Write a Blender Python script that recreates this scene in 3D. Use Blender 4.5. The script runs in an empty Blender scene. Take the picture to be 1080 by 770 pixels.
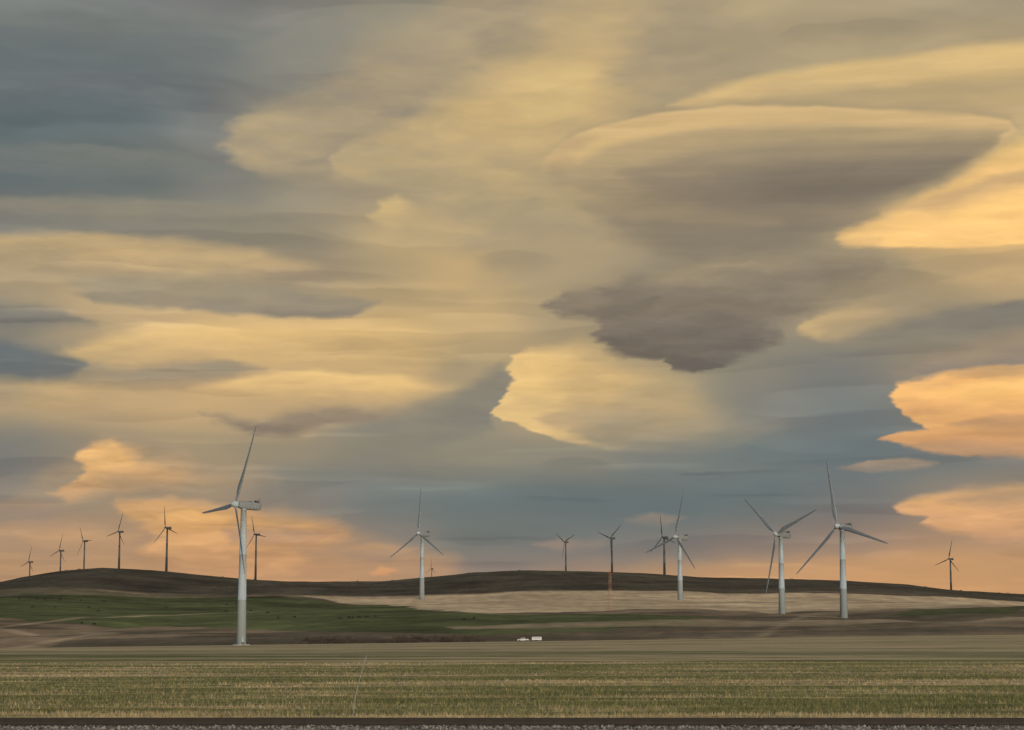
import bpy, bmesh, math, random
import numpy as np
from mathutils import Vector, Matrix
random.seed(7); rng=np.random.default_rng(7)
scene=bpy.context.scene
scene.view_settings.view_transform='Standard'
try: scene.view_settings.look='None'
except Exception: pass
scene.view_settings.exposure=0
Z0=3.0            # eye height of the photographer above the world origin

def s2l(c):
    c/=255.0
    return c/12.92 if c<=0.04045 else ((c+0.055)/1.055)**2.4
def hexc(h,m=1.0):
    h=h.lstrip('#'); return tuple(s2l(int(h[i:i+2],16))*m for i in (0,2,4))+(1.0,)
def link(ob,parent=None):
    scene.collection.objects.link(ob)
    if parent: ob.parent=parent
    return ob
def smooth(me):
    me.polygons.foreach_set('use_smooth',[True]*len(me.polygons))

# ---------------------------------------------------------------- numpy noise
def _h(ix,iy,s):
    n=(ix*374761393+iy*668265263+s*1442695041)&0xffffffff
    n=((n^(n>>13))*1274126177)&0xffffffff
    return ((n^(n>>16))&0xffff)/65535.0
def vnoise(x,y,s=0):
    ix=np.floor(x).astype(np.int64); iy=np.floor(y).astype(np.int64)
    fx=x-ix; fy=y-iy; fx=fx*fx*fx*(fx*(fx*6-15)+10); fy=fy*fy*fy*(fy*(fy*6-15)+10)
    a=_h(ix,iy,s);b=_h(ix+1,iy,s);c=_h(ix,iy+1,s);d=_h(ix+1,iy+1,s)
    return (a*(1-fx)+b*fx)*(1-fy)+(c*(1-fx)+d*fx)*fy-0.5
def fbm(x,y,o=4,s=0,g=.5):
    r=0;a=1.0
    for i in range(o):
        cs,sn=math.cos(i*.5),math.sin(i*.5)
        r=r+a*vnoise((x*cs-y*sn)*2**i,(x*sn+y*cs)*2**i,s+i*17); a*=g
    return r
def fbma(x,y,o=4,s=0,g=.5):     # axis aligned, keeps streaks horizontal
    r=0;a=1.0
    for i in range(o):
        r=r+a*vnoise(x*2**i+i*.37,y*2**i+i*.61,s+i*17); a*=g
    return r
# ---------------------------------------------------------------- terrain
RX=[-20000,-2500,-1500,-900,-700,-560,-530,-498,-457,-405,-363,-322,-280,-218,-145,-104,-41,21,83,145,208,270,322,374,436,477,519,560,700,900,1500,2500,20000]
RZ=[15,20,28,42,52,60,66,71.6,74.7,72.7,68.5,64.4,61.2,59.2,60.2,63.3,69.5,71.6,70.6,68.5,64.4,63.3,62.3,60.2,56.1,50.9,47.7,45.7,42,38,32,20,15]
FT=[0,.03,.10,.27,.475,.725,.85,.94,1.0,1.05,1.15,1.4,2.2,4,30]
FZ=[0,-.01,.07,.22,.35,.53,.72,.88,.985,1.0,.97,.75,.35,.1,.0]
def sm(t): t=np.clip(t,0,1); return t*t*(3-2*t)
def terrain(x,y):
    x=np.asarray(x,float); y=np.asarray(y,float)
    base=-2.95+0.0135*np.clip(x,-600,600)*sm((y-90)/900)
    base=base+0.25*fbm(x/180+3,y/260,3,5)*sm((y-90)/300)
    crest=np.interp(x,RX,RZ)
    t=(y-1000)/1200
    tt=t+0.05*fbm(x/300,y/500,2,9)*sm(t*4)*(1-sm((t-.8)*5))
    f=np.interp(tt,FT,FZ)
    z=base+f*(crest-base)
    amp=sm((t-.02)*6)
    z=z+amp*(5.0*fbm(x/220+9,y/260,4,1)*(1-sm((t-.75)*4)*.75)+0.8*fbm(x/35,y/40,4,2))
    z=z-amp*4.0*np.exp(-((x+330-0.35*(y-1100))/26)**2)*sm((1500-y)/300)
    z=z-amp*3.0*np.exp(-((x-260+0.3*(y-1200))/30)**2)*sm((1700-y)/300)
    return z+Z0
def tz(x,y): return float(terrain(np.array([x]),np.array([y]))[0])

def pip(x,y,poly):
    ins=np.zeros(x.shape,bool); n=len(poly)
    for i in range(n):
        x1,y1=poly[i][:2];x2,y2=poly[(i+1)%n][:2]
        c=((y1>y)!=(y2>y))
        xi=(x2-x1)*(y-y1)/((y2-y1) if y2!=y1 else 1e-9)+x1
        ins^=c&(x<xi)
    return ins
def grid_mesh(name,V3,nx,ny):
    i=np.arange(nx-1);j=np.arange(ny-1);I,J=np.meshgrid(i,j)
    a=(J*nx+I).ravel()
    F=np.stack([a,a+1,a+1+nx,a+nx],1).astype(np.int32)
    me=bpy.data.meshes.new(name)
    me.vertices.add(len(V3));me.vertices.foreach_set('co',V3.astype(np.float32).ravel())
    me.loops.add(F.size);me.loops.foreach_set('vertex_index',F.ravel())
    me.polygons.add(len(F));me.polygons.foreach_set('loop_start',(np.arange(len(F))*4).astype(np.int32))
    me.update(calc_edges=True);smooth(me);return me
xs=np.concatenate([[-20000,-9000,-4500,-2600,-1800,-1300,-1000,-850],np.arange(-760,761,4.0),[850,1000,1300,1800,2600,4500,9000,20000]])
ys=np.concatenate([[-4000,-900,-200,-60],np.arange(0,200,10.0),np.arange(200,960,20.0),np.arange(960,2330,4.0),np.arange(2330,3600,35.0),[4200,5500,9000,16000,22000]])
X,Y=np.meshgrid(xs,ys)
Zt=terrain(X,Y)
nx,ny=len(xs),len(ys)
me=grid_mesh('ground',np.stack([X.ravel(),Y.ravel(),Zt.ravel()],1),nx,ny)
# land cover, all in metres on the map. base colours are albedos
wob=14*fbm(X/60,Y/60,4,21); wob2=14*fbm(X/60,Y/60,4,33)
Xw=X+wob*1.5;Yw=Y+wob2
brown=np.array([.215,.160,.102]); brown2=np.array([.105,.083,.055]); green=np.array([.070,.082,.031]); tan=np.array([.45,.345,.22]); scrub=np.array([.058,.050,.035])
col=np.ones(X.shape+(3,))*brown
m=sm((fbm(X/120,Y/60,5,44,.6)+.22)*2.6)[...,None]; col=col*(1-m)+brown2*m
def lay(poly,c,op=1.0,var=.12):
    global col
    k=pip(Xw,Yw,poly).astype(float)*op
    v=(1+var*2*fbm(X/90,Y/45,5,int(abs(poly[0][0]))+3,.6))[...,None]
    col=col*(1-k[...,None])+(np.array(c)*v)*k[...,None]
ridge=sm((Y-1955-20*fbm(X/120,Y*0,3,3))/30)[...,None]
lay([(-210,1975),(90,1985),(330,1930),(560,1960),(900,1950),(900,1620),(480,1640),(150,1450),(-20,1385),(-65,1530),(-121,1830)],tan,1,.12)
lay([(-100,1800),(100,1790),(300,1740),(700,1780),(700,1740),(300,1700),(100,1745),(-80,1750)],tan*.72,.5)
lay([(-900,1640),(-480,1650),(-250,1700),(-130,1840),(-200,1950),(-900,1950)],(.09,.09,.05),.6)
lay([(-900,1880),(-477,1870),(-221,1950),(-121,1830),(-65,1520),(-26,1370),(122,1290),(112,1130),(-21,1085),(-135,1180),(-222,1270),(-357,1400),(-900,1500)],green,1,.38)
lay([(-420,1560),(-260,1500),(-120,1480),(-60,1440),(-80,1400),(-220,1450),(-400,1500)],green*1.35,.6)
lay([(130,1500),(250,1480),(480,1600),(480,1650),(240,1580)],tan*.8,.8)
lay([(255,1290),(330,1300),(420,1560),(310,1500)],green*.8,.9)
lay([(-40,1150),(100,1130),(320,1180),(330,1230),(90,1190),(-40,1180)],tan*.62,.7)
lay([(60,1060),(250,1050),(320,1080),(200,1100),(80,1090)],scrub*1.5,.7)
lay([(-330,1150),(-250,1160),(-240,1190),(-340,1185)],tan*.75,.5)
lay([(-240,1045),(-20,1010),(-10,1050),(-150,1120),(-230,1110)],scrub*1.3,.75)
rr=scrub*(1+.6*fbm(X/45,Y/30,4,71))[...,None]
rr=rr*(1+.45*sm((vnoise(X/150,Y/90,81)))[...,None])
col=col*(1-ridge)+rr*ridge
for (x0,y0,x1,y1,wd) in [(-262,1020,-236,1180,5),(-236,1180,-330,1270,5.5),(-330,1270,-300,1420,5),(-300,1420,-180,1560,4),(-420,1090,-262,1130,5),(120,1010,190,1290,4),(190,1290,216,1306,4),(190,1290,197,1467,4)]:
    dx,dy=x1-x0,y1-y0;l=math.hypot(dx,dy);s=((X-x0)*dx+(Y-y0)*dy)/l/l
    dist=np.abs((X-x0)*dy-(Y-y0)*dx)/l+5*vnoise(X/40,Y/40,9)
    k=(np.exp(-(dist/wd)**2)*((s>-.02)&(s<1.02)))[...,None]*(.75 if x1<0 else .4)
    col=col*(1-k)+tan*.85*k
col=np.clip(col,0.01,.8)
at=me.color_attributes.new('cover','FLOAT_COLOR','POINT')
at.data.foreach_set('color',np.concatenate([col,np.ones(X.shape+(1,))],-1).astype(np.float32).ravel())
ground=link(bpy.data.objects.new('ground',me))

# ---------------------------------------------------------------- node helpers
class NT:
    def __init__(s,t): s.t=t
    def n(s,typ,**k):
        nd=s.t.nodes.new(typ)
        for a,b in k.items(): setattr(nd,a,b)
        return nd
    def put(s,sock,v):
        if isinstance(v,bpy.types.NodeSocket): s.t.links.new(v,sock)
        elif v is not None: sock.default_value=v
    def math(s,op,a,b=None,c=None,clamp=False):
        nd=s.n('ShaderNodeMath',operation=op,use_clamp=clamp)
        for i,v in enumerate((a,b,c)):
            if v is not None: s.put(nd.inputs[i],v)
        return nd.outputs[0]
    def vm(s,op,a,b=None,c=None,out=0):
        nd=s.n('ShaderNodeVectorMath',operation=op)
        for i,v in enumerate((a,b,c)):
            if v is not None: s.put(nd.inputs[i],v)
        return nd.outputs[out]
    def mr(s,v,a,b,c,d,interp='SMOOTHSTEP'):
        nd=s.n('ShaderNodeMapRange',interpolation_type=interp); nd.clamp=True
        s.put(nd.inputs[0],v)
        for i,q in zip((1,2,3,4),(a,b,c,d)): nd.inputs[i].default_value=q
        return nd.outputs[0]
    def mix(s,f,a,b,blend='MIX'):
        nd=s.n('ShaderNodeMix',data_type='RGBA',blend_type=blend)
        s.put(nd.inputs[0],f); s.put(nd.inputs[6],a); s.put(nd.inputs[7],b)
        return nd.outputs[2]
    def noise(s,vec,scale=1,detail=4,rough=.5,dist=0,out=0):
        nd=s.n('ShaderNodeTexNoise'); s.put(nd.inputs['Vector'],vec)
        nd.inputs['Scale'].default_value=scale; nd.inputs['Detail'].default_value=detail
        nd.inputs['Roughness'].default_value=rough; nd.inputs['Distortion'].default_value=dist
        return nd.outputs[out]
def newmat(name):
    m=bpy.data.materials.new(name); m.use_nodes=True
    t=m.node_tree; b=t.nodes['Principled BSDF']; return m,NT(t),b
def simple(name,c,rough=.6,var=.12,scale=2.0,metal=0,bump=0):
    m,N,b=newmat(name)
    tc=N.n('ShaderNodeTexCoord')
    f=N.noise(tc.outputs['Object'],scale,5,.6)
    c1=tuple(x*(1-var) for x in c)+(1,);c2=tuple(min(1,x*(1+var)) for x in c)+(1,)
    N.put(b.inputs['Base Color'],N.mix(N.mr(f,.3,.7,0,1),c1,c2))
    b.inputs['Roughness'].default_value=rough;b.inputs['Metallic'].default_value=metal
    return m

def field_color(N,pos):
    """stubble field: straw with green regrowth following the drill rows"""
    rot=N.n('ShaderNodeMapping');N.put(rot.inputs[0],pos);rot.inputs['Rotation'].default_value=(0,0,math.radians(-2.5))
    p=rot.outputs[0]
    def st(sx,sy,d,ro=.55,off=0):
        v=N.vm('MULTIPLY_ADD',p,(1/sx,1/sy,0),(off,off*1.7,0))
        return N.noise(v,1,d,ro)
    n1=st(22,3.4,5,.7,3.1); n2=st(90,18,5,.65,8.2); n3=st(300,90,3,.5,1.3); n4=st(4,.8,3,.6,5.5)
    g=N.math('MULTIPLY_ADD',n1,1.9,N.math('MULTIPLY_ADD',n2,2.1,N.math('MULTIPLY_ADD',n4,.6,N.math('MULTIPLY',n3,.8))))
    sx=N.n('ShaderNodeSeparateXYZ');N.put(sx.inputs[0],pos)
    yb=N.mr(sx.outputs[1],72,90,-.16,0.05)
    yc=N.mr(sx.outputs[1],260,620,0,-.24)
    g=N.math('ADD',g,N.math('ADD',yb,yc))
    f=N.mr(g,2.56,2.86,0,1)
    straw=N.mix(N.mr(st(14,1.6,4,.65,2.2),.32,.68,0,1),(.235,.182,.10,1),(.49,.395,.24,1))
    grn=N.mix(N.mr(st(20,2.2,4,.65,6.2),.32,.68,0,1),(.066,.076,.026,1),(.150,.156,.058,1))
    c=N.mix(f,straw,grn)
    big=N.mr(N.noise(N.vm('MULTIPLY',p,(1/500,1/140,0)),1,3,.5),.35,.65,0,1)
    c=N.mix(1.0,c,N.mix(big,(.82,.84,.84,1),(1.14,1.12,1.08,1)),'MULTIPLY')
    return c,sx.outputs[1]
m,N,b=newmat('ground_soil')
geo=N.n('ShaderNodeNewGeometry')
pos=geo.outputs['Position']
fc,yy=field_color(N,pos)
ca=N.n('ShaderNodeVertexColor');ca.layer_name='cover'
nz=N.noise(N.vm('MULTIPLY',pos,(1/12,1/30,1/5)),1,5,.6)
nz2=N.noise(N.vm('MULTIPLY',pos,(1/120,1/45,1/20)),1,5,.65)
hill=N.mix(1.0,ca.outputs[0],N.mix(N.mr(nz,.3,.7,0,1),(.82,.82,.82,1),(1.16,1.16,1.15,1)),'MULTIPLY')
hill=N.mix(1.0,hill,N.mix(N.mr(nz2,.3,.7,0,1),(.74,.75,.74,1),(1.24,1.23,1.22,1)),'MULTIPLY')
edge=N.math('ADD',yy,N.math('MULTIPLY',N.noise(pos,.01,2),14.0))
mar=N.math('MULTIPLY',N.mr(edge,982,992,0,1),N.mr(edge,1010,1022,1,0))
c=N.mix(N.mr(edge,1000,1006,0,1),fc,hill)
c=N.mix(N.math('MULTIPLY',mar,.65),c,(.085,.072,.045,1))
N.put(b.inputs['Base Color'],c);b.inputs['Roughness'].default_value=.95
b.inputs['Specular IOR Level'].default_value=.1
bp=N.n('ShaderNodeBump');bp.inputs['Strength'].default_value=.5;bp.inputs['Distance'].default_value=.4
N.put(bp.inputs['Height'],N.noise(pos,.6,4,.7));N.put(b.inputs['Normal'],bp.outputs[0])
me.materials.append(m)

# ---------------------------------------------------------------- stubble
def blades(name,pos,h,w,lean,mat,k=3):
    n=len(pos); P=np.repeat(pos,k,0); H=np.repeat(h,k)*(.6+.7*rng.random(n*k))
    ang=rng.random(n*k)*math.pi; off=rng.normal(0,.05,(n*k,2))
    P=P.copy(); P[:,:2]+=off
    dx=np.cos(ang)*w/2;dy=np.sin(ang)*w/2
    A=P+np.stack([-dx,-dy,0*dx-.02],1);B=P+np.stack([dx,dy,0*dx-.02],1)
    C=P+np.stack([rng.normal(0,lean,n*k)*H,rng.normal(0,lean,n*k)*H,H],1)
    V=np.stack([A,B,C],1).reshape(-1,3)
    me=bpy.data.meshes.new(name);F=np.arange(len(V)).reshape(-1,3)
    me.vertices.add(len(V));me.vertices.foreach_set('co',V.ravel())
    me.loops.add(len(V));me.loops.foreach_set('vertex_index',F.ravel().astype(np.int32))
    me.polygons.add(len(F));me.polygons.foreach_set('loop_start',(np.arange(len(F))*3).astype(np.int32))
    me.update(calc_edges=True);me.validate();me.materials.append(mat)
    return link(bpy.data.objects.new(name,me))
m,N,b=newmat('stubble')
geo=N.n('ShaderNodeNewGeometry')
fc,yy=field_color(N,geo.outputs['Position'])
rnd=geo.outputs['Random Per Island']
c=N.mix(N.math('MULTIPLY',rnd,.22),fc,(.40,.32,.19,1))
c=N.mix(1.0,c,N.mix(rnd,(.75,.75,.75,1),(1.5,1.5,1.5,1)),'MULTIPLY')
N.put(b.inputs['Base Color'],c);b.inputs['Roughness'].default_value=.9;b.inputs['Specular IOR Level'].default_value=.1
nt=60000
yy_=67+ (rng.random(nt)**1.8)*150
xx_=(rng.random(nt)*2-1)*(yy_*.27+4)
row=1.3; c_,s_=math.cos(math.radians(2.5)),math.sin(math.radians(2.5))
v=-xx_*s_+yy_*c_; vr=np.round(v/row)*row+rng.normal(0,.2,nt); yy_=yy_+(vr-v)
ok=yy_>66.8; xx_,yy_=xx_[ok],yy_[ok]
pp=np.stack([xx_,yy_,terrain(xx_,yy_)],1)
blades('field_stubble',pp,.10+.07*rng.random(len(pp)),.03,.35,m)
nv=12000; xv=(rng.random(nv)*2-1)*24; yv=66.0+rng.random(nv)**1.7*3.0
pv=np.stack([xv,yv,terrain(xv,yv)],1)
blades('dry_grass',pv,.12+.14*rng.random(nv)*(vnoise(xv/1.5,yv,4)+.7),.03,.4,simple('dry_grass',(.28,.235,.14),.95,.3,1.5))

# ---------------------------------------------------------------- railway
ZR=Z0-2.78
prof=[(54.0,-.55),(57.2,-.38),(60.6,0.0),(64.9,0.0),(66.6,-.28),(67.6,-.5)]
bm=bmesh.new(); xr=np.concatenate([[-3000,-600,-150],np.arange(-40,41,1.0),[150,600,3000]])
rows=[]
for xq in xr:
    rows.append([bm.verts.new((xq,yq+(0.0 if k in(0,5) else random.uniform(-.06,.06)),ZR+zq+random.uniform(-.015,.015))) for k,(yq,zq) in enumerate(prof)])
for k in range(len(rows)-1):
    for q in range(len(prof)-1): bm.faces.new((rows[k][q],rows[k+1][q],rows[k+1][q+1],rows[k][q+1]))
me=bpy.data.meshes.new('bed');bm.to_mesh(me);bm.free()
m,N,b=newmat('ballast')
geo=N.n('ShaderNodeNewGeometry')
vo=N.n('ShaderNodeTexVoronoi');N.put(vo.inputs['Vector'],geo.outputs['Position']);vo.inputs['Scale'].default_value=16
sp=N.n('ShaderNodeSeparateColor');N.put(sp.inputs[0],vo.outputs['Color'])
N.put(b.inputs['Base Color'],N.mix(sp.outputs[0],(.05,.045,.04,1),(.20,.18,.155,1)));b.inputs['Roughness'].default_value=.9
me.materials.append(m)
rail=bpy.data.objects.new('railway_track',None);link(rail)
link(bpy.data.objects.new('ballast_bed',me),rail)
ns=15000; octv=np.array([[1,0,0],[-1,0,0],[0,1,0],[0,-1,0],[0,0,1],[0,0,-1]],float)
octf=np.array([[0,2,4],[2,1,4],[1,3,4],[3,0,4],[2,0,5],[1,2,5],[3,1,5],[0,3,5]])
sx=(rng.random(ns)*2-1)*19; sy=56.5+rng.random(ns)*9.3
szz=np.interp(sy,[p[0] for p in prof],[p[1] for p in prof])+ZR
sc=.022+.034*rng.random(ns)
V=(octv[None]*sc[:,None,None]*(.6+.7*rng.random((ns,6,1))))
V+=np.stack([sx,sy,szz+sc*.4],1)[:,None]
F=(octf[None]+6*np.arange(ns)[:,None,None]).reshape(-1,3)
me=bpy.data.meshes.new('stones');me.from_pydata(V.reshape(-1,3).tolist(),[],F.tolist())
m,N,b=newmat('crushed_stone');geo=N.n('ShaderNodeNewGeometry')
N.put(b.inputs['Base Color'],N.mix(geo.outputs['Random Per Island'],(.04,.036,.032,1),(.30,.28,.25,1)));b.inputs['Roughness'].default_value=.9
me.materials.append(m);link(bpy.data.objects.new('ballast_stones',me),rail)
m_rail=simple('rusty_steel',(.022,.017,.014),.8,.3,3)
m_tie=simple('creosote_timber',(.045,.035,.028),.9,.35,3)
rp=[(-.07,0),(.07,0),(.07,.015),(.012,.035),(.012,.125),(.035,.135),(.035,.17),(-.035,.17),(-.035,.135),(-.012,.125),(-.012,.035),(-.07,.015)]
for k,yr in enumerate((62.0,63.44)):
    bm=bmesh.new();A=[bm.verts.new((-3000,yr+p,ZR+.045+q)) for p,q in rp];B=[bm.verts.new((3000,yr+p,ZR+.045+q)) for p,q in rp]
    for q in range(12): bm.faces.new((A[q],A[(q+1)%12],B[(q+1)%12],B[q]))
    me=bpy.data.meshes.new('rail');bm.to_mesh(me);bm.free();me.materials.append(m_rail)
    link(bpy.data.objects.new('rail_%d'%(k+1),me),rail)
bm=bmesh.new()
for k in range(-110,111):
    mt=Matrix.Translation((k*.55+random.uniform(-.02,.02),62.72+random.uniform(-.05,.05),ZR-.02))@Matrix.Rotation(random.uniform(-.02,.02),4,'Z')@Matrix.Diagonal((.23,2.6,.12,1))
    bmesh.ops.create_cube(bm,size=1,matrix=mt)
me=bpy.data.meshes.new('ties');bm.to_mesh(me);bm.free();me.materials.append(m_tie);link(bpy.data.objects.new('sleepers',me),rail)

# ---------------------------------------------------------------- tube / loft helper
def loft(bm,rings,cap=True,mi=0):
    R=[[bm.verts.new(p) for p in r] for r in rings]
    n=len(R[0])
    for k in range(len(R)-1):
        for q in range(n):
            f=bm.faces.new((R[k][q],R[k][(q+1)%n],R[k+1][(q+1)%n],R[k+1][q]));f.material_index=mi;f.smooth=True
    if cap:
        bm.faces.new(R[0][::-1]).material_index=mi;bm.faces.new(R[-1]).material_index=mi
def tube(bm,pts,rad,n=8,mi=0):
    rings=[];pts=[Vector(p) for p in pts]
    for k,p in enumerate(pts):
        d=(pts[min(k+1,len(pts)-1)]-pts[max(k-1,0)]).normalized()
        ux=d.orthogonal().normalized() if abs(d.z)<.9 else (Vector((1,0,0))-d*d.x).normalized(); uy=d.cross(ux)
        r=rad[k]; r=(r,r) if not isinstance(r,tuple) else r
        rings.append([p+ux*(r[0]*math.cos(2*math.pi*q/n))+uy*(r[1]*math.sin(2*math.pi*q/n)) for q in range(n)])
    loft(bm,rings,True,mi)
def obj(name,bm,mats,parent=None):
    bmesh.ops.recalc_face_normals(bm,faces=bm.faces[:])
    me=bpy.data.meshes.new(name);bm.to_mesh(me);bm.free()
    for q in mats: me.materials.append(q)
    return link(bpy.data.objects.new(name,me),parent)

# ---------------------------------------------------------------- wind turbines
def paint(name,c,rough=.55):
    m,N,b=newmat(name);geo=N.n('ShaderNodeNewGeometry');p=geo.outputs['Position']
    f=N.noise(N.vm('MULTIPLY',p,(.9,.9,.06)),1,5,.6)
    g=N.noise(p,.35,4,.6)
    c1=tuple(x*.86 for x in c)+(1,);c0=c+(1,)
    q=N.mix(N.mr(f,.45,.75,0,1),c0,c1);q=N.mix(N.mr(g,.5,.8,0,.6),q,tuple(x*k for x,k in zip(c,(.88,.87,.84)))+(1,))
    N.put(b.inputs['Base Color'],q);b.inputs['Roughness'].default_value=rough
    b.inputs['Specular IOR Level'].default_value=.25
    return m
m_white=paint('turbine_white_paint',(.32,.385,.44))
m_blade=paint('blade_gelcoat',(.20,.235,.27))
m_grey=paint('turbine_dark_grey_paint',(.065,.07,.076),.6)  # ridge turbines: simply a much darker grey than the near ones
m_seam=simple('flange_grey',(.26,.31,.36),.5)
m_dark=simple('dark_vents',(.05,.05,.055),.6)
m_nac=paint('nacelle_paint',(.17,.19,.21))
def blade_mesh(Lb,mat):
    bm=bmesh.new();rings=[]
    S=[(0,.030,.030,0),(.03,.030,.030,0),(.07,.034,.028,4),(.13,.066,.022,14),(.20,.078,.017,13),(.3,.068,.0135,10),(.45,.053,.011,6),(.6,.044,.0095,3.5),(.75,.036,.0085,2),(.88,.028,.0075,1),(.95,.022,.0065,.5),(.985,.014,.004,0),(1,.004,.0015,0)]
    n=18
    for r,c,t,tw in S:
        c*=Lb*.86;t*=Lb*.86;ring=[];tw=math.radians(tw+3)
        k=min(1,max(0,(r-.05)/.1))
        for q in range(n):
            a=2*math.pi*q/n
            px=.5*c*math.cos(a); th=.5*t*math.sin(a)
            th*= (1-k)+k*(1.0+.75*math.cos(a))
            px-=k*.16*c
            x=px*math.cos(tw)-th*math.sin(tw);y=px*math.sin(tw)+th*math.cos(tw)
            ring.append(Vector((x,y-.018*Lb*r*r,.02*Lb+r*Lb*.98)))
        rings.append(ring)
    loft(bm,rings);bmesh.ops.recalc_face_normals(bm,faces=bm.faces[:])
    me=bpy.data.meshes.new('blade');bm.to_mesh(me);bm.free();me.materials.append(mat);return me
def turbine(x,y,hubz,Lb,alpha,phase,mat,detail=False):
    s=Lb/41.0; al=math.radians(alpha);tau=math.radians(5)
    a=Vector((-math.cos(al),-math.sin(al),0));h=Vector((math.sin(al),-math.cos(al),0))
    a2=a*math.cos(tau)+Vector((0,0,math.sin(tau)));u=-a*math.sin(tau)+Vector((0,0,math.cos(tau)))
    gz=tz(x,y)-.6; root=bpy.data.objects.new('wind_turbine',None);root.empty_display_size=5
    root.location=(x,y,gz);link(root)
    H=hubz+Z0-gz
    top=H-2.0*s
    bm=bmesh.new();rb,rt=2.35*s,1.35*s;rings=[]
    zz=[0,top*.34-.12,top*.34-.1,top*.34+.1,top*.34+.12,top*.67-.12,top*.67-.1,top*.67+.1,top*.67+.12,top-.3,top-.28,top]
    ex=[0,0,.035,.035,0,0,.035,.035,0,0,.12,.12]
    for z_,e in zip(zz,ex):
        r=rb+(rt-rb)*z_/top+e
        rings.append([Vector((r*math.cos(2*math.pi*q/40),r*math.sin(2*math.pi*q/40),z_)) for q in range(40)])
    loft(bm,rings)
    obj('tower',bm,[mat],root)
    if detail:
        bm=bmesh.new()
        rings=[[Vector((r*math.cos(2*math.pi*q/32),r*math.sin(2*math.pi*q/32),z_)) for q in range(32)] for r,z_ in ((4.2,.2),(4.2,.95),(3.9,1.0),(2.6,1.0))]
        loft(bm,rings);obj('foundation',bm,[simple('concrete',(.30,.29,.27),.9)],root)
        bm=bmesh.new();bmesh.ops.create_cube(bm,size=1,matrix=Matrix.Rotation(math.radians(-65),4,'Z')@Matrix.Translation((2.3*s,0,3.2))@Matrix.Diagonal((.16,.95,2.2,1)))
        obj('door',bm,[m_seam],root)
        bm=bmesh.new()
        for q in range(6):
            bmesh.ops.create_cube(bm,size=1,matrix=Matrix.Rotation(math.radians(-65),4,'Z')@Matrix.Translation((2.75+.3*q,0,2.0-.2*q))@Matrix.Diagonal((.3,1.2,.06,1)))
        obj('steps',bm,[m_dark],root)
    back=8.6*s;front=2.9*s;bm=bmesh.new();rings=[]
    B=Matrix((h,-a2,u)).transposed()
    C=Vector((0,0,H))
    sect=[(-front,1.0,1.05,0),(-front+.5*s,1.35,1.5,0),(-front+1.6*s,1.62,1.85,.02),(0,1.72,1.95,.05),(back*.5,1.72,1.95,.1),(back*.82,1.68,1.85,.15),(back*.97,1.5,1.55,.25),(back,1.3,1.3,.3)]
    for yl,w,hh,dz in sect:
        ring=[]
        for q in range(24):
            t=2*math.pi*q/24;ct,st=math.cos(t),math.sin(t);e=.45
            ring.append(C+B@Vector((s*w*math.copysign(abs(ct)**e,ct),yl,s*(hh*math.copysign(abs(st)**e,st)+dz))))
        rings.append(ring)
    loft(bm,rings)
    obj('nacelle',bm,[m_nac if mat is m_white else mat],root)
    bm=bmesh.new()
    def bx(bm,c,d): bmesh.ops.create_cube(bm,size=1,matrix=Matrix.Translation(C)@B.to_4x4()@Matrix.Translation(Vector(c)*s)@Matrix.Diagonal((d[0]*s,d[1]*s,d[2]*s,1)))
    bx(bm,(0,6.6,2.5),(2.2,1.9,.8));bx(bm,(.0,3.2,2.2),(1.2,.8,.35));bx(bm,(0,8.62,.3),(1.7,.06,1.4))
    tube(bm,[C+B@Vector((.6*s,7.6*s,2.0*s)),C+B@Vector((.6*s,7.6*s,3.9*s))],[.05*s,.04*s]);tube(bm,[C+B@Vector((-.6*s,7.6*s,2.0*s)),C+B@Vector((-.6*s,7.6*s,3.6*s))],[.05*s,.04*s])
    bx(bm,(.6,7.6,3.9),(.3,.5,.12));bx(bm,(-.6,7.6,3.6),(.45,.2,.15))
    obj('roof_cooler_and_wind_vane',bm,[m_dark],root)
    bm=bmesh.new()
    rings=[[Vector((r*s*math.cos(2*math.pi*q/24),r*s*math.sin(2*math.pi*q/24),z_)) for q in range(24)] for r,z_ in ((1.5,top-.1),(1.5,top+.35*s))]
    loft(bm,rings);obj('yaw_bearing',bm,[m_seam if mat is m_white else mat],root)
    hubp=C+B@Vector((0,-(front+1.5*s),0))
    bm=bmesh.new();rings=[]
    for yl,r in ((1.5,1.1),(1.2,1.55),(.3,1.7),(-.7,1.6),(-1.5,1.25),(-2.1,.75),(-2.4,.15)):
        rings.append([hubp+B@Vector((r*s*math.cos(2*math.pi*q/24),yl*s,r*s*math.sin(2*math.pi*q/24))) for q in range(24)])
    loft(bm,rings);obj('spinner',bm,[mat],root)
    bme=blade_mesh(Lb,m_blade if mat is m_white else mat)
    for k in range(3):
        ob=bpy.data.objects.new('blade_%d'%(k+1),bme);link(ob,root)
        R=B.to_4x4()@Matrix.Rotation(math.radians(phase+120*k),4,'Y')
        ob.matrix_basis=Matrix.Translation(hubp)@R
    return root
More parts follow.
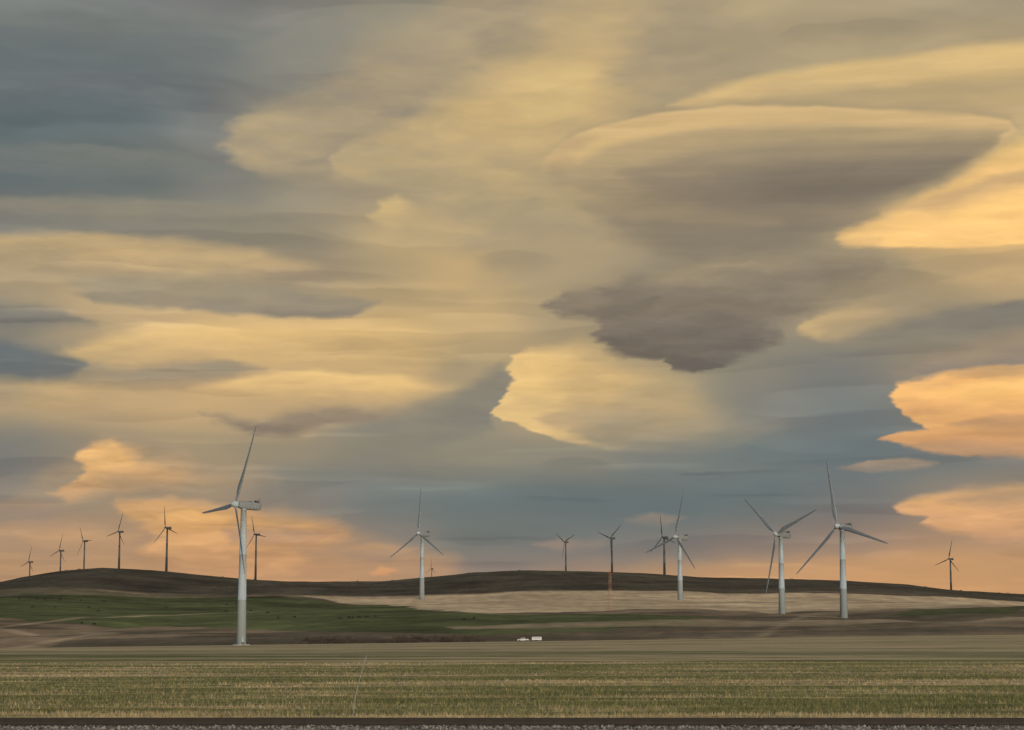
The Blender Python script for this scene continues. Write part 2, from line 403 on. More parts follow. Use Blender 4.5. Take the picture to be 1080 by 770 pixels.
# east, north, hub height above eye level, blade length, wind yaw, blade phase (metres, degrees)
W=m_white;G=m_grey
for t in [(-128.6,955,61.8,41,30,27),(-86.6,1926,97.0,45,44,0),(216,1306,70.2,45,41,-13),(197.5,1467,73.3,45,37,-51),(152.5,1816,88.3,45,33,13)]:
    turbine(*t,W,t[1]<1000)
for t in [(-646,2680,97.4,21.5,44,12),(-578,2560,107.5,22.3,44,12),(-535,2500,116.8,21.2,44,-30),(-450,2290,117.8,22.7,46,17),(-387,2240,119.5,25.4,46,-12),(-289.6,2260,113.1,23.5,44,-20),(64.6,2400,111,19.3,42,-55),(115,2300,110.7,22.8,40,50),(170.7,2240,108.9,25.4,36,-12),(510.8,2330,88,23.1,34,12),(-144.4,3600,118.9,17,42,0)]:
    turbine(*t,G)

# ---------------------------------------------------------------- lattice met mast
def mast(x,y,H):
    z=tz(x,y)-.3;bm=bmesh.new();n=14
    def wid(t): return 1.9*(1-t)+.55
    L_=[]
    for k in range(n+1):
        t=k/n;w=wid(t);L_.append([Vector((w*math.cos(r),w*math.sin(r),H*t)) for r in (.5,2.6,4.7)])
    for k in range(n):
        mi=(k//2)%2
        for q in range(3):
            tube(bm,[L_[k][q],L_[k+1][q]],[.07,.07],5,mi);tube(bm,[L_[k][q],L_[k+1][(q+1)%3]],[.035,.035],4,mi)
            tube(bm,[L_[k+1][q],L_[k][(q+1)%3]],[.035,.035],4,mi);tube(bm,[L_[k+1][q],L_[k+1][(q+1)%3]],[.035,.035],4,mi)
    tube(bm,[(0,0,H),(0,0,H+1.5)],[.07,.04],5,0)
    o=obj('lattice_mast',bm,[simple('orange_paint',(.36,.15,.09),.6),simple('aged_white_paint',(.40,.30,.24),.6)])
    o.location=(x,y,z)
mast(68.5,1400,29)

bm=bmesh.new();tube(bm,[(0,0,-.3),(.1,0,.6),(.28,0,1.4),(.52,.05,2.25)],[.022,.020,.015,.009],8)
tube(bm,[(.22,0,1.15),(.27,-.04,1.2)],[.012,.008],5)
o=obj('leaning_pole',bm,[simple('weathered_wood',(.24,.25,.25),.9,.2,8)]);o.location=(-5.9,74.5,tz(-5.9,74.5))

# ---------------------------------------------------------------- cattle
def cow_mesh():
    bm=bmesh.new()
    tube(bm,[(-1.15,0,1.05),(-1.05,0,1.08),(-.75,0,1.06),(-.2,0,1.0),(.35,0,1.02),(.75,0,1.06),(1.0,0,1.1)],[(.12,.12),(.3,.26),(.38,.34),(.41,.38),(.4,.36),(.36,.30),(.2,.2)],12)
    tube(bm,[(.8,0,1.12),(1.15,0,1.0),(1.4,0,.72)],[.26,.19,.13],10)
    tube(bm,[(1.34,0,.8),(1.5,0,.55),(1.62,0,.28),(1.66,0,.2)],[.13,.14,.09,.06],10)
    for sy in (-1,1):
        tube(bm,[(1.36,.1*sy,.74),(1.38,.28*sy,.72)],[.05,.02],6)
        tube(bm,[(.72,.2*sy,.95),(.70,.2*sy,.5),(.72,.2*sy,.45),(.70,.2*sy,.0)],[.15,.075,.08,.06],8)
        tube(bm,[(-.85,.22*sy,1.0),(-.72,.22*sy,.68),(-.98,.22*sy,.45),(-.92,.22*sy,.0)],[.22,.13,.075,.06],8)
    tube(bm,[(-1.15,0,1.2),(-1.26,0,.9),(-1.27,0,.45)],[.04,.03,.05],6)
    for v in bm.verts: v.co*=1.12
    bmesh.ops.recalc_face_normals(bm,faces=bm.faces[:]);me=bpy.data.meshes.new('cow');bm.to_mesh(me);bm.free();me.materials.append(simple('black_hide',(.012,.010,.009),.8));return me
cm=cow_mesh()
for cx,cy in [(-424,1790),(-412,1770),(-405,1800),(-398,1765),(-436,1775),(-385,1790),(-368,1805),(-300,1740),(-104,1310),(-99,1300),(-101,1325),(-107,1318),(-95,1312),(-112,1306),(-90,1322),(-330,1600),(-260,1830),(-251,1822),(-180,1480),(-392,1640),(-376,1650),(-352,1668),(-228,1600),(-210,1612),(-150,1385),(-160,1372),(-30,1260),(-24,1266),(-285,1330),(-275,1322)]:
    o=bpy.data.objects.new('cow',cm);link(o);o.location=(cx,cy,tz(cx,cy)-.02);o.rotation_euler=(0,0,random.uniform(0,6.28))
# ---------------------------------------------------------------- farm pickup with stock trailer
def slab(bm,prof,w,mi=0):
    A=[bm.verts.new((p[0],-w*(1-.12*max(0,p[1]-1.1)),p[1])) for p in prof];B_=[bm.verts.new((p[0],w*(1-.12*max(0,p[1]-1.1)),p[1])) for p in prof];n=len(prof)
    for q in range(n): bm.faces.new((A[q],A[(q+1)%n],B_[(q+1)%n],B_[q])).material_index=mi
    bm.faces.new(A[::-1]).material_index=mi;bm.faces.new(B_).material_index=mi
def wheel(bm,x,y,r=.38,mi=1): tube(bm,[(x,y-.13,r),(x,y-.11,r),(x,y+.11,r),(x,y+.13,r)],[r*.8,r,r,r*.8],18,mi)
m_car=simple('vehicle_white_paint',(.42,.45,.48),.35,.05);m_tyre=simple('tyre_rubber',(.02,.02,.02),.9);m_glass=simple('dark_glass',(.02,.025,.03),.1)
bm=bmesh.new()
slab(bm,[(-2.8,.5),(2.75,.5),(2.85,.75),(2.75,1.05),(1.45,1.18),(.75,1.82),(-.75,1.86),(-.95,1.2),(-2.8,1.2)],.93)
for x in(-1.8,1.85):
    for y in(-.82,.82): wheel(bm,x,y)
o=obj('body',bm,[m_car,m_tyre]);tr=bpy.data.objects.new('pickup_truck',None);link(tr);o.parent=tr
bm=bmesh.new();slab(bm,[(-.7,1.25),(1.3,1.25),(.72,1.75),(-.66,1.78)],.945);w_=obj('windows',bm,[m_glass],tr)
tr.location=(5.5,1003,tz(5.5,1003));tr.rotation_euler=(0,0,math.pi+.06)
bm=bmesh.new()
slab(bm,[(-2.4,.62),(2.3,.62),(2.5,1.1),(2.3,2.15),(-2.4,2.2)],1.0);tube(bm,[(2.3,0,.6),(3.6,0,.55)],[.07,.05],8)
for x in(-.6,.3):
    for y in(-.95,.95): wheel(bm,x,y,.34)
o=obj('box',bm,[m_car,m_tyre]);tl=bpy.data.objects.new('stock_trailer',None);link(tl);o.parent=tl
bm=bmesh.new()
for zz_ in (1.35,1.6,1.85):
    for x in (-1.9,-.9,.1,1.1): bmesh.ops.create_cube(bm,size=1,matrix=Matrix.Translation((x+.4,0,zz_))@Matrix.Diagonal((.8,1.96,.1,1)))
obj('slats',bm,[m_glass],tl);tl.location=(12.3,1003.4,tz(12.3,1003.4));tl.rotation_euler=(0,0,math.pi+.06)
def brush(name,pts,mat,per=110):
    V=[]
    for (x,y,r,h) in pts:
        z=tz(x,y);n=per
        th=rng.random(n)*2*math.pi;rr=np.sqrt(rng.random(n))*r;hz=rng.random(n)**.8*h*np.sqrt(np.clip(1-(rr/r)**2*.8,0,1))
        p=np.stack([x+rr*np.cos(th),y+rr*np.sin(th),z+hz],1)
        d=rng.normal(0,1,(n,3));d[:,2]=np.abs(d[:,2])*1.3;d/=np.linalg.norm(d,axis=1)[:,None]
        e=np.cross(d,rng.normal(0,1,(n,3)));e/=np.linalg.norm(e,axis=1)[:,None]
        l=.5+.4*rng.random((n,1))
        V.append(np.stack([p-e*.09,p+e*.09,p+d*l],1).reshape(-1,3))
    V=np.concatenate(V);me=bpy.data.meshes.new(name);me.from_pydata(V.tolist(),[],np.arange(len(V)).reshape(-1,3).tolist());me.materials.append(mat)
    return link(bpy.data.objects.new(name,me))
mbr=simple('bare_twigs',(.055,.041,.031),.9,.35,.1)
pts=[]
for k in range(230):
    t=random.random();x=-118+100*t+random.uniform(-4,4);y=1030-12*t+random.uniform(0,45)
    if fbm(np.array([x/14.]),np.array([y/18.]),2,3)[0]<-.12: continue
    pts.append((x,y,random.uniform(1.2,2.8),random.uniform(1.2,3.0)))
brush('brush_thicket',pts,mbr)
pts=[]
for k in range(420):
    x=random.uniform(-620,620);y=random.uniform(1990,2210)
    if fbm(np.array([x/70.]),np.array([y/60.]),3,13)[0]<.02: continue
    pts.append((x,y,random.uniform(1.0,2.6),random.uniform(.4,1.1)))
brush('sagebrush',pts,simple('sagebrush_twigs',(.045,.042,.032),.9,.3,.1),60)

# ---------------------------------------------------------------- sky dome with lenticular cloud deck
# charted by direction: U = azimuth, V = elevation, both in units of D degrees
D=0.0268
azd=np.concatenate([[-112,-95,-80,-65,-50,-38,-30,-24,-20],np.arange(-17.5,17.51,0.038),[20,24,30,38,50,65,80,95,112]])
eld=np.concatenate([[-3,-.6],np.arange(0,20.5,0.034),[22,25,30,38,48,60,72]])
AZ,EL=np.meshgrid(azd,eld)
px=np.clip(AZ/D,-760,760)+540; py=670-EL/D      # chart coordinates
py=np.clip(py,-200,760)
def l3(h): return np.array(hexc(h)[:3])
GX=[0,100,200,300,400,500,600,700,800,900,1000,1080]
GR={0:'737879 757979 7c7c7a 85837a 918b7a a4977c b09f7c b7a37c ad9d7c a5987b a1957b 9c927b',
60:'6c7577 6d7576 757a79 87857b 9a8f7c a99a7c bba67c b19f7b a7997a aa9b7b ab9b7b a9997a',
120:'667275 687375 797b79 948b79 a69779 b7a37a baa57a ac9b79 a8987a a8987a ac9b79 b09d78',
180:'667274 6e7674 807f78 918978 a6977a b4a079 b4a179 a99978 a39578 a89778 b8a176 c8ae75',
240:'7f7f78 898578 918a78 988e78 b09d78 bca579 b9a379 aa9a79 a09379 b09c77 ceac73 d4b074',
300:'a79577 b09b77 a99878 a09178 ab9977 bba377 a99878 978b76 908674 a09075 b09b76 b9a077',
340:'8d8676 ab9776 b8a077 bfa476 c2a776 b7a077 a99878 968b76 908674 a69577 928874 938874',
385:'757977 958a76 b49976 c1a475 c0a475 a69677 b7a077 a79878 8f8979 82817a 9a8c76 a08f75',
430:'ad9976 b49c75 b89e75 b19a75 a69477 968d79 b39d77 a59778 82817a 777c7b 8f8778 ac9674',
480:'7d7e79 928775 9e9075 968b76 8c8778 918a78 8c8879 7d7f7a 717b7a 6f797a 757b79 827f79',
530:'8a8176 9d8a74 9f8a73 868077 737a79 6d7979 6b7777 697677 6b7777 777a79 8f8476 968774',
570:'998772 a38b70 b5906c a98b70 8d8377 787d77 777a77 807d77 908276 9a8575 a88a6f ac8c71',
612:'b08e6c b58f69 ba9069 b88d69 a9886d 918176 988373 a4876d b28c69 be9369 bf9369 b58e69',
700:'b08e6c b58f69 ba9069 b88d69 a9886d 918176 988373 a4876d b28c69 be9369 bf9369 b58e69',
-100:'808586 828687 888b8a 8f8f8a 969389 9f998a a79d8a aba08a a69d8a a49b8a a39a8a a09888'}
hs=np.clip((640-py)/640,0.25,1)
def wv(sx,sy,ax,ay,s,o=2): return fbma(px/sx,py/sy,o,s)*ax, fbma(px/sx+9.1,py/sy+3.3,o,s+50)*ay
w1=wv(260,120,70,34,301);w2=wv(80,34,26,12,302,3);w3=wv(26,9,14,5,303,3);w4=wv(12,3.5,8,1.8,304,3)
edgev=np.exp(1.5*fbma(px/90,py/40,3,777))         # edges that are crisp here, feathered there
xA=px+(w1[0]+w2[0])*hs; yA=py+(w1[1]+w2[1])*hs
acc=np.zeros(px.shape+(3,));wt_=np.zeros(px.shape)
for gy,rowh in GR.items():
    wy=np.exp(-((yA-gy)/27.0)**2) if gy>=0 and gy<650 else np.exp(-((yA-gy)/50.0)**2)
    for gx,hh in zip(GX,rowh.split()):
        w=wy*np.exp(-((np.clip(xA,0,1080)-gx)/56.0)**2)+1e-12
        acc+=w[...,None]*l3(hh);wt_+=w
sky=acc/wt_[...,None]
def fibre(k=1.0,seed=0):
    global sky
    f1=fbma(xA/230,yA/40,4,601+seed,.55); f2=fbma((px+w1[0]*1.5)/120+py/300,(py+w1[1]*1.5+w2[1])/18,4,603+seed,.55)
    f3=fbma((px+w1[0]*3+w2[0])/300,(py+w1[1]*3+w2[1]*2)/34+px/500,4,605+seed,.55)
    mod=1+k*(.14*f1+.04*f2+.05*f3)*np.clip(hs*1.2,.5,1)
    sky=sky*np.stack([mod**1.08,mod,mod**.86],-1)
def plates(n,box,rxr,ryr,k,seed,slope=(-.06,.06),cool=.35,wa=.5):
    """stack of thin translucent lens layers; each is crisp on one side and melts on the other"""
    r=np.random.default_rng(seed)
    for i in range(n):
        cx=r.uniform(box[0],box[2]);cy=r.uniform(box[1],box[3]);h=max(.3,(640-cy)/640)
        rx=r.uniform(*rxr)*(.5+.7*h);ry=r.uniform(*ryr)*(.35+.9*h);sl=r.uniform(*slope);sg=1 if r.random()<.6 else -1
        a=r.uniform(.4,1)*k*(1 if r.random()<.55 else -1);ed=r.uniform(.05,.18);bend=r.uniform(-.35,.35)
        m=(abs(px-cx)<rx*1.3+40)&(abs(py-cy)<ry*1.6+abs(sl)*rx+30)
        if not m.any(): continue
        X_=px[m]+(w2[0][m]*.7+(w3[0][m]+w4[0][m])*wa)*h-cx;Y_=py[m]+(w2[1][m]*.7+(w3[1][m]*.6+w4[1][m])*wa)*h-cy
        u=X_/rx;v=(Y_-sl*X_)/ry+bend*u*u
        e=1-np.sqrt(u*u+v*v)
        msk=sm(e/ed)*sm(.4+.9*v*sg)
        msk*=sm(1.5-abs(u)*1.5)
        g=a*msk
        f=np.stack([1+g,1+g*.97,1+g*(.85 if a>0 else .8-cool*.4)],-1)
        sky[m]*=f
def cloud(poly,c0,c1,op=1.0,grad=(0,1),rim=0.0,rimw=14,wa=1.0,soft=1.0,stri=.05,seed=0,ls=(70,9),crisp=False):
    global sky
    xs_=[p[0] for p in poly];ys_=[p[1] for p in poly]
    m=(px>min(xs_)-110)&(px<max(xs_)+110)&(py>min(ys_)-90)&(py<max(ys_)+90)
    if not m.any(): return
    qx=px[m]+(w2[0][m]*.5+w3[0][m]+w4[0][m])*wa*hs[m]**.5; qy=py[m]+(w2[1][m]*.45+w3[1][m]+w4[1][m])*wa*hs[m]**.5
    best=np.full(qx.shape,1e9);sf=np.zeros(qx.shape);n=len(poly);W_=np.zeros(qx.shape)
    for i in range(n):
        x1,y1,s1=poly[i];x2,y2,s2=poly[(i+1)%n]
        dx,dy=x2-x1,y2-y1;t=np.clip(((qx-x1)*dx+(qy-y1)*dy)/(dx*dx+dy*dy+1e-9),0,1)
        d=np.hypot(qx-x1-t*dx,qy-y1-t*dy)
        best=np.minimum(best,d); w=1/(d+3.0)**3; sf+=w*(s1*(1-t)+s2*t);W_+=w
    sf=sf/W_*soft
    sf=sf*(1.1*edgev[m] if not crisp else 1.25*edgev[m]**.5)
    ins=pip(qx,qy,poly); sd=np.where(ins,best,-best)
    mask=sm((sd/sf+1)/2)*op
    if not crisp: mask*=1-.2*sm(fbma(qx/55,qy/11,4,seed+700,.6)+.3)*np.exp(-np.clip(sd,0,None)/30)
    cx,cy=sum(xs_)/n,sum(ys_)/n;rx=(max(xs_)-min(xs_))/2;ry=(max(ys_)-min(ys_))/2
    g=((qx-cx)/rx*grad[0]+(qy-cy)/ry*grad[1])
    g=sm(g*.5+.5+(.25 if crisp else .4)*fbma(qx/60,qy/18,4,seed+400))
    c=l3(c0)[None]*(1-g[:,None])+l3(c1)[None]*g[:,None]
    st=1+stri*2*fbma(qx/ls[0],qy/ls[1],4,seed+500,.6)
    rm=1+rim*np.exp(-np.clip(sd,0,None)/rimw)*np.exp(-sf/14)
    c=c*(st*rm)[:,None]
    sky[m]=sky[m]*(1-mask[:,None])+c*mask[:,None]
C=cloud
fibre()
plates(40,(-60,-20,1140,330),(90,260),(18,60),.13,11)
plates(56,(-60,280,1140,600),(60,220),(8,34),.14,12)
# layered slate deck, upper left
C([(-80,20,14),(60,10,8),(180,14,5),(290,30,10),(220,56,22),(80,66,26),(-80,70,26)],'#7f817b','#727877',.6,(0,1),.05,10,.6)
C([(-80,96,10),(30,84,6),(130,86,4),(214,104,6),(150,124,18),(40,134,22),(-80,134,22)],'#777c7b','#697476',.65,(0,1),.05,10,.6)
C([(-80,170,8),(40,158,5),(150,160,4),(232,176,5),(170,194,16),(50,204,20),(-80,200,20)],'#7f8079','#6e7676',.65,(0,1),.05,10,.6)
C([(-80,222,8),(60,212,5),(190,212,4),(300,226,6),(200,242,14),(50,246,18),(-80,244,18)],'#948b78','#827f77',.65,(0,1),.05,10,.6)
# high veil: rolled tan lobes out of the slate corner
C([(222,150,6),(250,122,12),(300,98,24),(360,72,40),(430,30,50),(520,-30,60),(760,-30,80),(760,250,90),(520,260,60),(440,235,30),(380,205,25),(330,190,18),(270,182,10),(235,168,6)],'#ad9c7a','#908779',.9,(.6,.6),.10,20,.8,1.1,.03,0,(120,14))
C([(338,160,5),(360,145,6),(400,130,9),(440,112,14),(478,85,24),(540,50,40),(640,10,50),(700,120,80),(620,240,60),(500,245,30),(440,215,16),(390,190,9),(350,178,6)],'#bea77a','#a69778',.9,(-.3,.8),.12,18,.7,1.1,.03,0,(120,14))
C([(388,226,4),(396,208,3),(414,202,4),(434,212,8),(470,235,22),(440,246,18),(405,242,6)],'#c6ad7a','#b5a279',.8,(.2,1),.06,14,.6,1.3,.03)
C([(450,130,8),(490,100,12),(560,70,30),(640,60,40),(640,130,50),(560,170,40),(490,165,20),(458,150,9)],'#ceb47b','#b39f79',.65,(-.2,1),.06,14,.5,1,.03)
# left: banded layers
C([(-60,262,6),(60,250,5),(170,252,4),(260,262,6),(330,280,10),(260,298,16),(120,306,14),(-60,300,16)],'#c1a778','#a39277',.8,(0,1),.06,8,.7,1.1,.05)
C([(60,300,12),(170,292,8),(300,300,8),(400,314,6),(370,330,4),(280,332,4),(180,326,5),(90,322,7)],'#978e79','#858077',.78,(0,1),0,8,.8,1.1,.05)
C([(-60,318,8),(0,322,6),(60,332,7),(90,345,9),(20,352,10),(-60,352,10)],'#807e78','#7a7b77',.75,(0,1),0,8,.8,1.2)
C([(60,372,12),(150,345,12),(260,335,12),(380,342,18),(470,370,24),(430,402,18),(300,398,12),(180,392,10),(90,386,8)],'#d3b47a','#bca277',.78,(0,1),.05,10,.7,1,.05)
C([(-60,362,4),(10,364,4),(45,374,4),(84,386,5),(66,400,9),(30,415,11),(5,428,10),(-60,440,12)],'#6c7476','#757977',.85,(0,1),0,8,.9,1.2,.06)
C([(110,398,8),(180,384,4),(240,380,4),(275,388,5),(220,399,5),(150,404,5)],'#8d8678','#958b78',.75,(0,1),0,8,.8,1.2)
C([(190,412,6),(250,397,3),(330,389,3),(420,394,7),(470,408,18),(400,424,14),(280,424,12),(215,420,7)],'#d6b67b','#bea277',.84,(0,1),.08,6,.7,1.1,.05)
C([(-60,410,5),(40,404,4),(120,412,5),(180,424,8),(110,440,10),(-60,438,12)],'#c3a778','#ae9876',.7,(0,1),.05,8,.7)
C([(330,455,14),(420,432,10),(490,405,8),(528,380,8),(540,395,4),(538,412,4),(516,432,4),(522,450,10),(450,470,18)],'#8a8477','#838177',.85,(0,1),0,8,.6)
plates(26,(-40,250,520,460),(60,200),(6,22),.13,21)
# centre: bright breaking bank with crisp western edge
C([(538,372,2),(560,364,6),(610,366,20),(670,380,30),(730,405,34),(745,440,34),(700,462,18),(655,470,6),(610,467,3),(565,454,2.5),(528,441,2),(516,433,2),(528,420,2),(541,405,2),(535,388,2)],'#d6b67a','#b09c78',.95,(.9,.35),.08,16,.8,1,.05)
C([(556,380,10),(600,372,16),(650,390,24),(640,420,24),(590,420,18),(550,405,10)],'#e0bf7c','#cbad78',.55,(1,0),0,8,.7)
C([(600,452,6),(650,436,8),(730,438,12),(820,452,18),(780,472,14),(680,474,7),(625,466,4)],'#a0937a','#8b877a',.65,(0,1),0,8,.7)
C([(560,440,6),(600,428,5),(660,426,8),(700,440,14),(640,448,10),(590,450,6)],'#a8967a','#a2937a',.55,(0,1),0,8,.7)
C([(200,505,14),(330,484,10),(470,488,10),(590,496,14),(470,508,12),(330,514,14)],'#858278','#777c78',.6)
C([(640,500,10),(740,488,8),(860,492,8),(900,505,12),(760,512,12)],'#7b7f7b','#717a7a',.6)
# right: bright upper veil and its rim
C([(712,107,3),(745,94,3),(800,80,3),(880,69,3.5),(980,63,4),(1100,56,5),(1160,56,6),(1160,150,30),(1020,134,20),(900,124,16),(800,118,14),(750,112,8)],'#d0b47c','#b5a07a',.9,(0,1),.04,8,.35,1.3,.04,0,(150,8),True)
C([(760,112,5),(820,100,6),(900,94,6),(980,94,7),(1100,92,8),(1160,92,8),(1160,110,8),(1040,112,8),(900,112,6),(820,112,5)],'#a89879','#ae9d79',.6,(0,1),0,8,.35,1,.04,0,(150,8),True)
C([(890,252,2),(905,240,2.5),(950,226,6),(1000,205,8),(1040,185,10),(1090,160,12),(1160,150,14),(1160,266,3),(1060,265,2),(990,263,2),(940,262,2),(905,259,2)],'#dab476','#e5bb78',.95,(.3,1),.06,10,.7,1.1,.06)
C([(930,250,7),(990,236,6),(1060,222,6),(1160,210,8),(1160,228,6),(1060,240,6),(980,254,6)],'#eec57c','#e5bb78',.65,(0,1),0,8,.6)
C([(950,222,5),(1010,206,4),(1080,190,4),(1160,176,5),(1160,196,8),(1060,210,8),(1000,226,8)],'#b69c76','#b59a75',.7,(0,1),0,8,.6)
C([(850,348,3),(862,336,3),(890,327,5),(940,320,8),(985,322,12),(950,340,10),(905,352,5),(870,356,3)],'#c4aa78','#ab9778',.8,(1,0),.04,8,.9,1.3)
C([(900,358,6),(960,342,5),(1040,326,6),(1160,312,8),(1160,345,10),(1060,356,10),(980,372,8)],'#7f7a72','#8b8375',.85,(0,1),0,8,.8)
C([(1000,300,6),(1060,288,5),(1160,280,6),(1160,300,12),(1080,308,12)],'#c6ab78','#b39c77',.6,(0,1),0,8,.6)
# lenticular saucer: stacked plates, each with its own lit upper lip
lens=[(572,173,4),(577,158,3),(600,141,2),(640,126,2),(700,114,2),(780,108,2),(870,111,2),(960,120,2.2),(1040,128,2.5),(1078,137,3),(1084,148,3.5),(1066,166,4),(1034,184,4),(1000,202,5),(940,222,7),(880,238,13),(820,262,26),(750,272,34),(700,258,28),(660,232,20),(620,210,12),(588,192,7)]
C([(x,y-5 if y<150 else y-1,6 if y<150 else 30) for x,y,s in lens],'#95886f','#8f836e',.35,(0,1),0,8,.25,1,.02,0,(150,8),True)
C(lens,'#c3a97b','#958770',.96,(-.1,1.25),.06,9,.26,1,.04,3,(170,7),True)
C([(592,176,10),(640,150,7),(710,135,4.5),(800,129,4),(900,132,4),(1000,140,4),(1074,147,3.5),(1058,166,4),(1026,184,5),(980,204,6),(920,222,9),(850,236,16),(760,232,24),(690,216,24),(630,196,14)],'#ad9a77','#8c7f6b',.88,(.3,1),.04,8,.28,1,.045,4,(170,6),True)
C([(660,176,14),(740,156,8),(850,149,4.5),(950,152,4.5),(1056,158,4.5),(1030,176,5),(990,194,6),(930,210,8),(850,220,14),(760,214,18),(690,198,18)],'#9b8c73','#84786a',.82,(.1,1),.03,8,.28,1,.045,5,(170,6),True)
C([(770,184,14),(860,169,6),(960,168,5),(1036,173,4.5),(1000,190,6),(940,204,8),(860,210,12)],'#897d6b','#7c7266',.7,(0,1),0,8,.28,1,.045,6,(170,6),True)
C([(604,156,6),(640,138,4),(720,124,3.5),(820,118,4),(920,122,6),(820,126,5),(720,132,5),(650,146,8),(614,163,9)],'#ceb37d','#c0a77a',.5,(1,0),0,10,.28,1,.03,7,(170,6),True)
C([(650,226,14),(760,230,10),(850,234,8),(936,226,7),(890,250,12),(820,276,22),(740,270,20)],'#80776a','#8e836e',.75,(0,1),0,10,.45,1,.04,0,(150,8),True)
C([(606,200,12),(680,214,9),(780,226,9),(830,232,10),(740,240,14),(670,232,14)],'#b09b78','#a39378',.45,(0,1),0,8,.5,1,.03,0,(150,8),True)
C([(700,262,18),(780,250,14),(870,254,10),(930,262,12),(860,280,18),(760,284,20)],'#8a806e','#8a7f6e',.75,(0,1),0,8,.5)
# dark scud beneath
C([(576,322,4),(600,306,6),(650,296,7),(700,280,8),(760,269,8),(850,266,8),(930,269,8),(965,282,10),(940,300,10),(885,316,9),(845,334,9),(800,342,12),(740,338,14),(680,336,12),(635,340,7),(606,332,5)],'#998b72','#82776a',.86,(-.4,1),.03,8,1.2,1.1,.06)
C([(628,348,4),(640,334,7),(690,326,14),(760,324,16),(815,334,9),(826,352,5),(818,366,4),(785,376,4),(760,384,3),(740,390,3),(712,386,3),(704,373,3),(678,374,4),(648,367,3)],'#82776b','#6a625d',.86,(-.3,1),0,8,1.3,1.2,.08)
C([(800,290,10),(870,276,8),(940,280,10),(890,300,12),(820,308,12)],'#7e746a','#877b6b',.55)
C([(600,330,6),(640,318,6),(700,310,8),(690,324,8),(640,336,6)],'#786f64','#7e7367',.5,(0,1),0,8,1.4)
# glowing banks low in the east
C([(955,398,8),(990,378,6),(1040,362,6),(1160,340,8),(1160,392,8),(1060,394,8),(1000,402,6)],'#a08e74','#8e8278',.85,(0,1),.05)
C([(946,418,2),(962,406,2.2),(1000,398,2.5),(1040,393,3),(1160,384,5),(1160,490,4),(1080,486,2),(1030,486,2),(992,480,2),(958,472,2),(929,466,2),(948,459,2),(982,455,2.2),(966,444,2.2),(950,431,2)],'#e4b16e','#c79667',.96,(.1,1),.04,10,1.0,1.1,.07)
C([(975,424,7),(1030,408,6),(1160,402,6),(1160,424,8),(1040,432,8)],'#f2c379','#e6b46f',.65,(0,1),0,8,.9)
C([(1000,452,6),(1050,444,4),(1160,440,5),(1160,456,8),(1060,458,6)],'#ab8a6e','#b9926c',.7,(0,1),0,8,1)
C([(1010,398,5),(1050,392,4),(1160,384,5),(1160,398,8),(1050,404,6)],'#a58d70','#b59671',.7,(0,1),0,8,.8)
C([(960,474,4),(1010,468,5),(1090,474,6),(1160,470,8),(1160,490,6),(1040,488,4)],'#ac8c6f','#a38972',.55)
C([(886,496,2.5),(920,487,2.5),(960,485,2.5),(990,490,2.5),(965,497,2.5),(920,500,2.5)],'#b3987a','#968879',.8,(0,1),0,8,1)
C([(942,536,2.5),(975,526,3),(1030,520,4),(1160,512,5),(1160,576,8),(1060,572,6),(1000,564,4),(966,554,2.5),(980,546,2.5),(950,543,2.5)],'#daaa70','#c0946f',.9,(0,1),.04,8,1.0,1.2,.09)
C([(990,530,4),(1040,522,4),(1160,516,5),(1160,530,6),(1050,536,6)],'#988675','#a58b73',.65)
C([(560,614,14),(680,598,12),(820,590,12),(960,585,12),(1160,578,12),(1160,660,20),(560,660,20)],'#c29769','#c79769',.5,(0,1))
C([(660,548,6),(690,541,4),(725,546,5),(700,556,6)],'#a48c78','#8c8377',.7)
# glowing banks low in the west: one broad layered band
C([(-80,560,10),(60,548,9),(200,540,9),(360,560,12),(480,590,14),(480,650,20),(-80,650,20)],'#ac8d70','#bb926b',.65,(0,1))
C([(40,505,9),(110,462,8),(170,468,10),(240,484,12),(290,506,12),(220,524,12),(110,534,9),(20,530,9)],'#ab9376','#9f8e76',.7,(0,1),0,8,1.2,1.2,.1)
C([(76,480,3),(96,471,3),(120,467,3),(142,480,6),(150,490,6),(190,500,10),(180,515,12),(108,520,7),(70,530,5),(52,521,4),(76,510,3),(88,497,3),(74,487,3)],'#dfb274','#bd976e',.88,(.5,1),.03,8,1.2,1.2,.11)
C([(100,505,4),(150,498,4),(230,503,6),(260,512,8),(180,516,5),(110,514,4)],'#b8976f','#a69073',.6)
C([(120,532,4),(180,530,5),(240,534,6),(300,543,7),(350,553,8),(366,566,8),(310,580,9),(335,600,12),(250,612,14),(190,602,11),(150,582,6),(170,566,4),(130,545,4)],'#d5a66e','#c0936b',.87,(0,1),.04,8,1.2,1.2,.12)
C([(160,545,4),(200,538,3),(236,548,4),(222,560,6),(180,562,5)],'#e3b472','#d3a16a',.62,(0,1),0,8,1.2)
C([(230,560,5),(300,556,4),(350,562,5),(300,570,6),(240,572,6)],'#9f8573','#9d8273',.65,(0,1),0,8,1.2)
C([(20,566,6),(80,560,5),(150,566,6),(110,576,6),(40,578,6)],'#c49d70','#b79070',.6)
C([(350,578,4),(390,572,4),(436,580,5),(410,592,5),(370,590,4)],'#b8946e','#a28972',.75)
C([(386,606,2),(398,598,2),(416,602,2.5),(408,609,2)],'#cf9a68','#c59168',.8)
C([(-60,538,6),(30,530,5),(80,537,5),(40,548,6),(-60,552,8)],'#ac8f74','#9a8776',.7)
C([(560,576,3),(592,570,2.5),(640,575,3),(600,582,3)],'#a38a76','#93837a',.6)
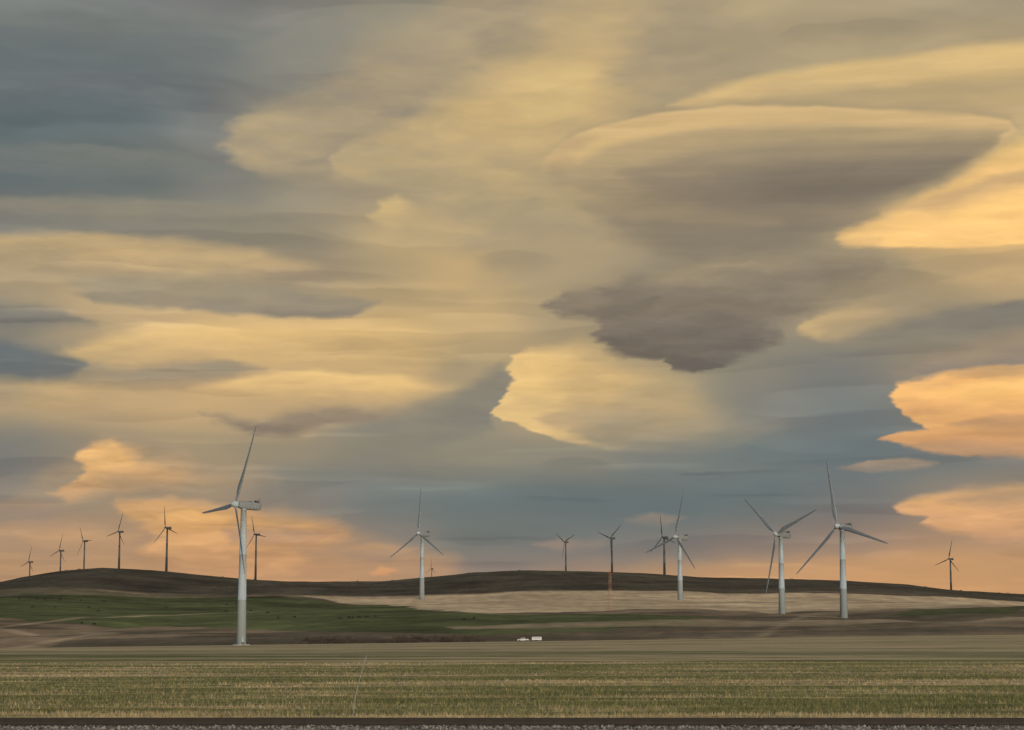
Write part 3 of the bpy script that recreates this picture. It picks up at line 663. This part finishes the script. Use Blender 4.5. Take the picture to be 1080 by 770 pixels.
C([(206,438,3),(232,441,3),(262,447,3),(296,434,4),(350,428,5),(404,431,7),(392,440,5),(342,447,4),(300,458,3),(262,459,3),(236,450,3)],'#908270','#84776b',.8,(0,1),0,8,1.3,1.4,.08)
plates(34,(-60,460,1140,620),(50,180),(4,14),.11,41,(-.03,.03),.2)
fibre(.45,90)
# gentle contrast around the mean luminance; sun-lit parts a touch rosier than the shaded ones
lum=(sky*np.array([.2126,.7152,.0722])).sum(-1,keepdims=True)
gain=(lum/.265)**.27
sky=sky*gain
wk=sm((lum-.20)/.22)
sky=sky*(1+wk*np.array([.04,-.005,-.04]))
sky=np.clip(sky,0,2)
topf=np.clip((EL-21)/25,0,1)[...,None]; sky=sky*(1-topf)+np.array([.36,.37,.39])*topf
R=24000.0
azr,elr=np.radians(AZ),np.radians(EL)
V3=np.stack([R*np.cos(elr)*np.sin(azr),R*np.cos(elr)*np.cos(azr),R*np.sin(elr)+Z0],-1).reshape(-1,3)
me=grid_mesh('sky',V3,len(azd),len(eld))
at=me.color_attributes.new('cloud','FLOAT_COLOR','POINT')
at.data.foreach_set('color',np.concatenate([sky,np.ones(px.shape+(1,))],-1).astype(np.float32).ravel())
m=bpy.data.materials.new('sky_glow');m.use_nodes=True;nt_=m.node_tree;nt_.nodes.clear()
vc=nt_.nodes.new('ShaderNodeVertexColor');vc.layer_name='cloud';em=nt_.nodes.new('ShaderNodeEmission');ou=nt_.nodes.new('ShaderNodeOutputMaterial')
nt_.links.new(vc.outputs[0],em.inputs[0]);nt_.links.new(em.outputs[0],ou.inputs[0])
m.cycles.emission_sampling='NONE'
me.materials.append(m);link(bpy.data.objects.new('sky',me))

# ---------------------------------------------------------------- world + sun (behind the photographer, through thin cloud)
SAZ=158
world=bpy.data.worlds.new('World');scene.world=world;world.use_nodes=True
N=NT(world.node_tree);bg=world.node_tree.nodes['Background']
sk=N.n('ShaderNodeTexSky');sk.sky_type='NISHITA';sk.sun_disc=False;sk.sun_elevation=math.radians(14);sk.sun_rotation=math.radians(SAZ)
sk.air_density=1.0;sk.dust_density=2.0
N.put(bg.inputs[0],sk.outputs[0]);bg.inputs[1].default_value=.15
sd=bpy.data.lights.new('sun','SUN');sd.energy=1.05;sd.angle=math.radians(14);sd.color=(1,.93,.82)
so=bpy.data.objects.new('sun',sd);link(so)
d=Vector((math.sin(math.radians(SAZ))*math.cos(math.radians(14)),math.cos(math.radians(SAZ))*math.cos(math.radians(14)),math.sin(math.radians(14))))
so.rotation_euler=d.to_track_quat('Z','Y').to_euler()
cd=bpy.data.cameras.new('camera');cd.sensor_width=36;cd.lens=70;cd.clip_start=.5;cd.clip_end=60000
co=bpy.data.objects.new('camera',cd);link(co);co.location=(0,0,Z0);co.rotation_euler=(math.radians(90+7.73),0,0)
scene.camera=co
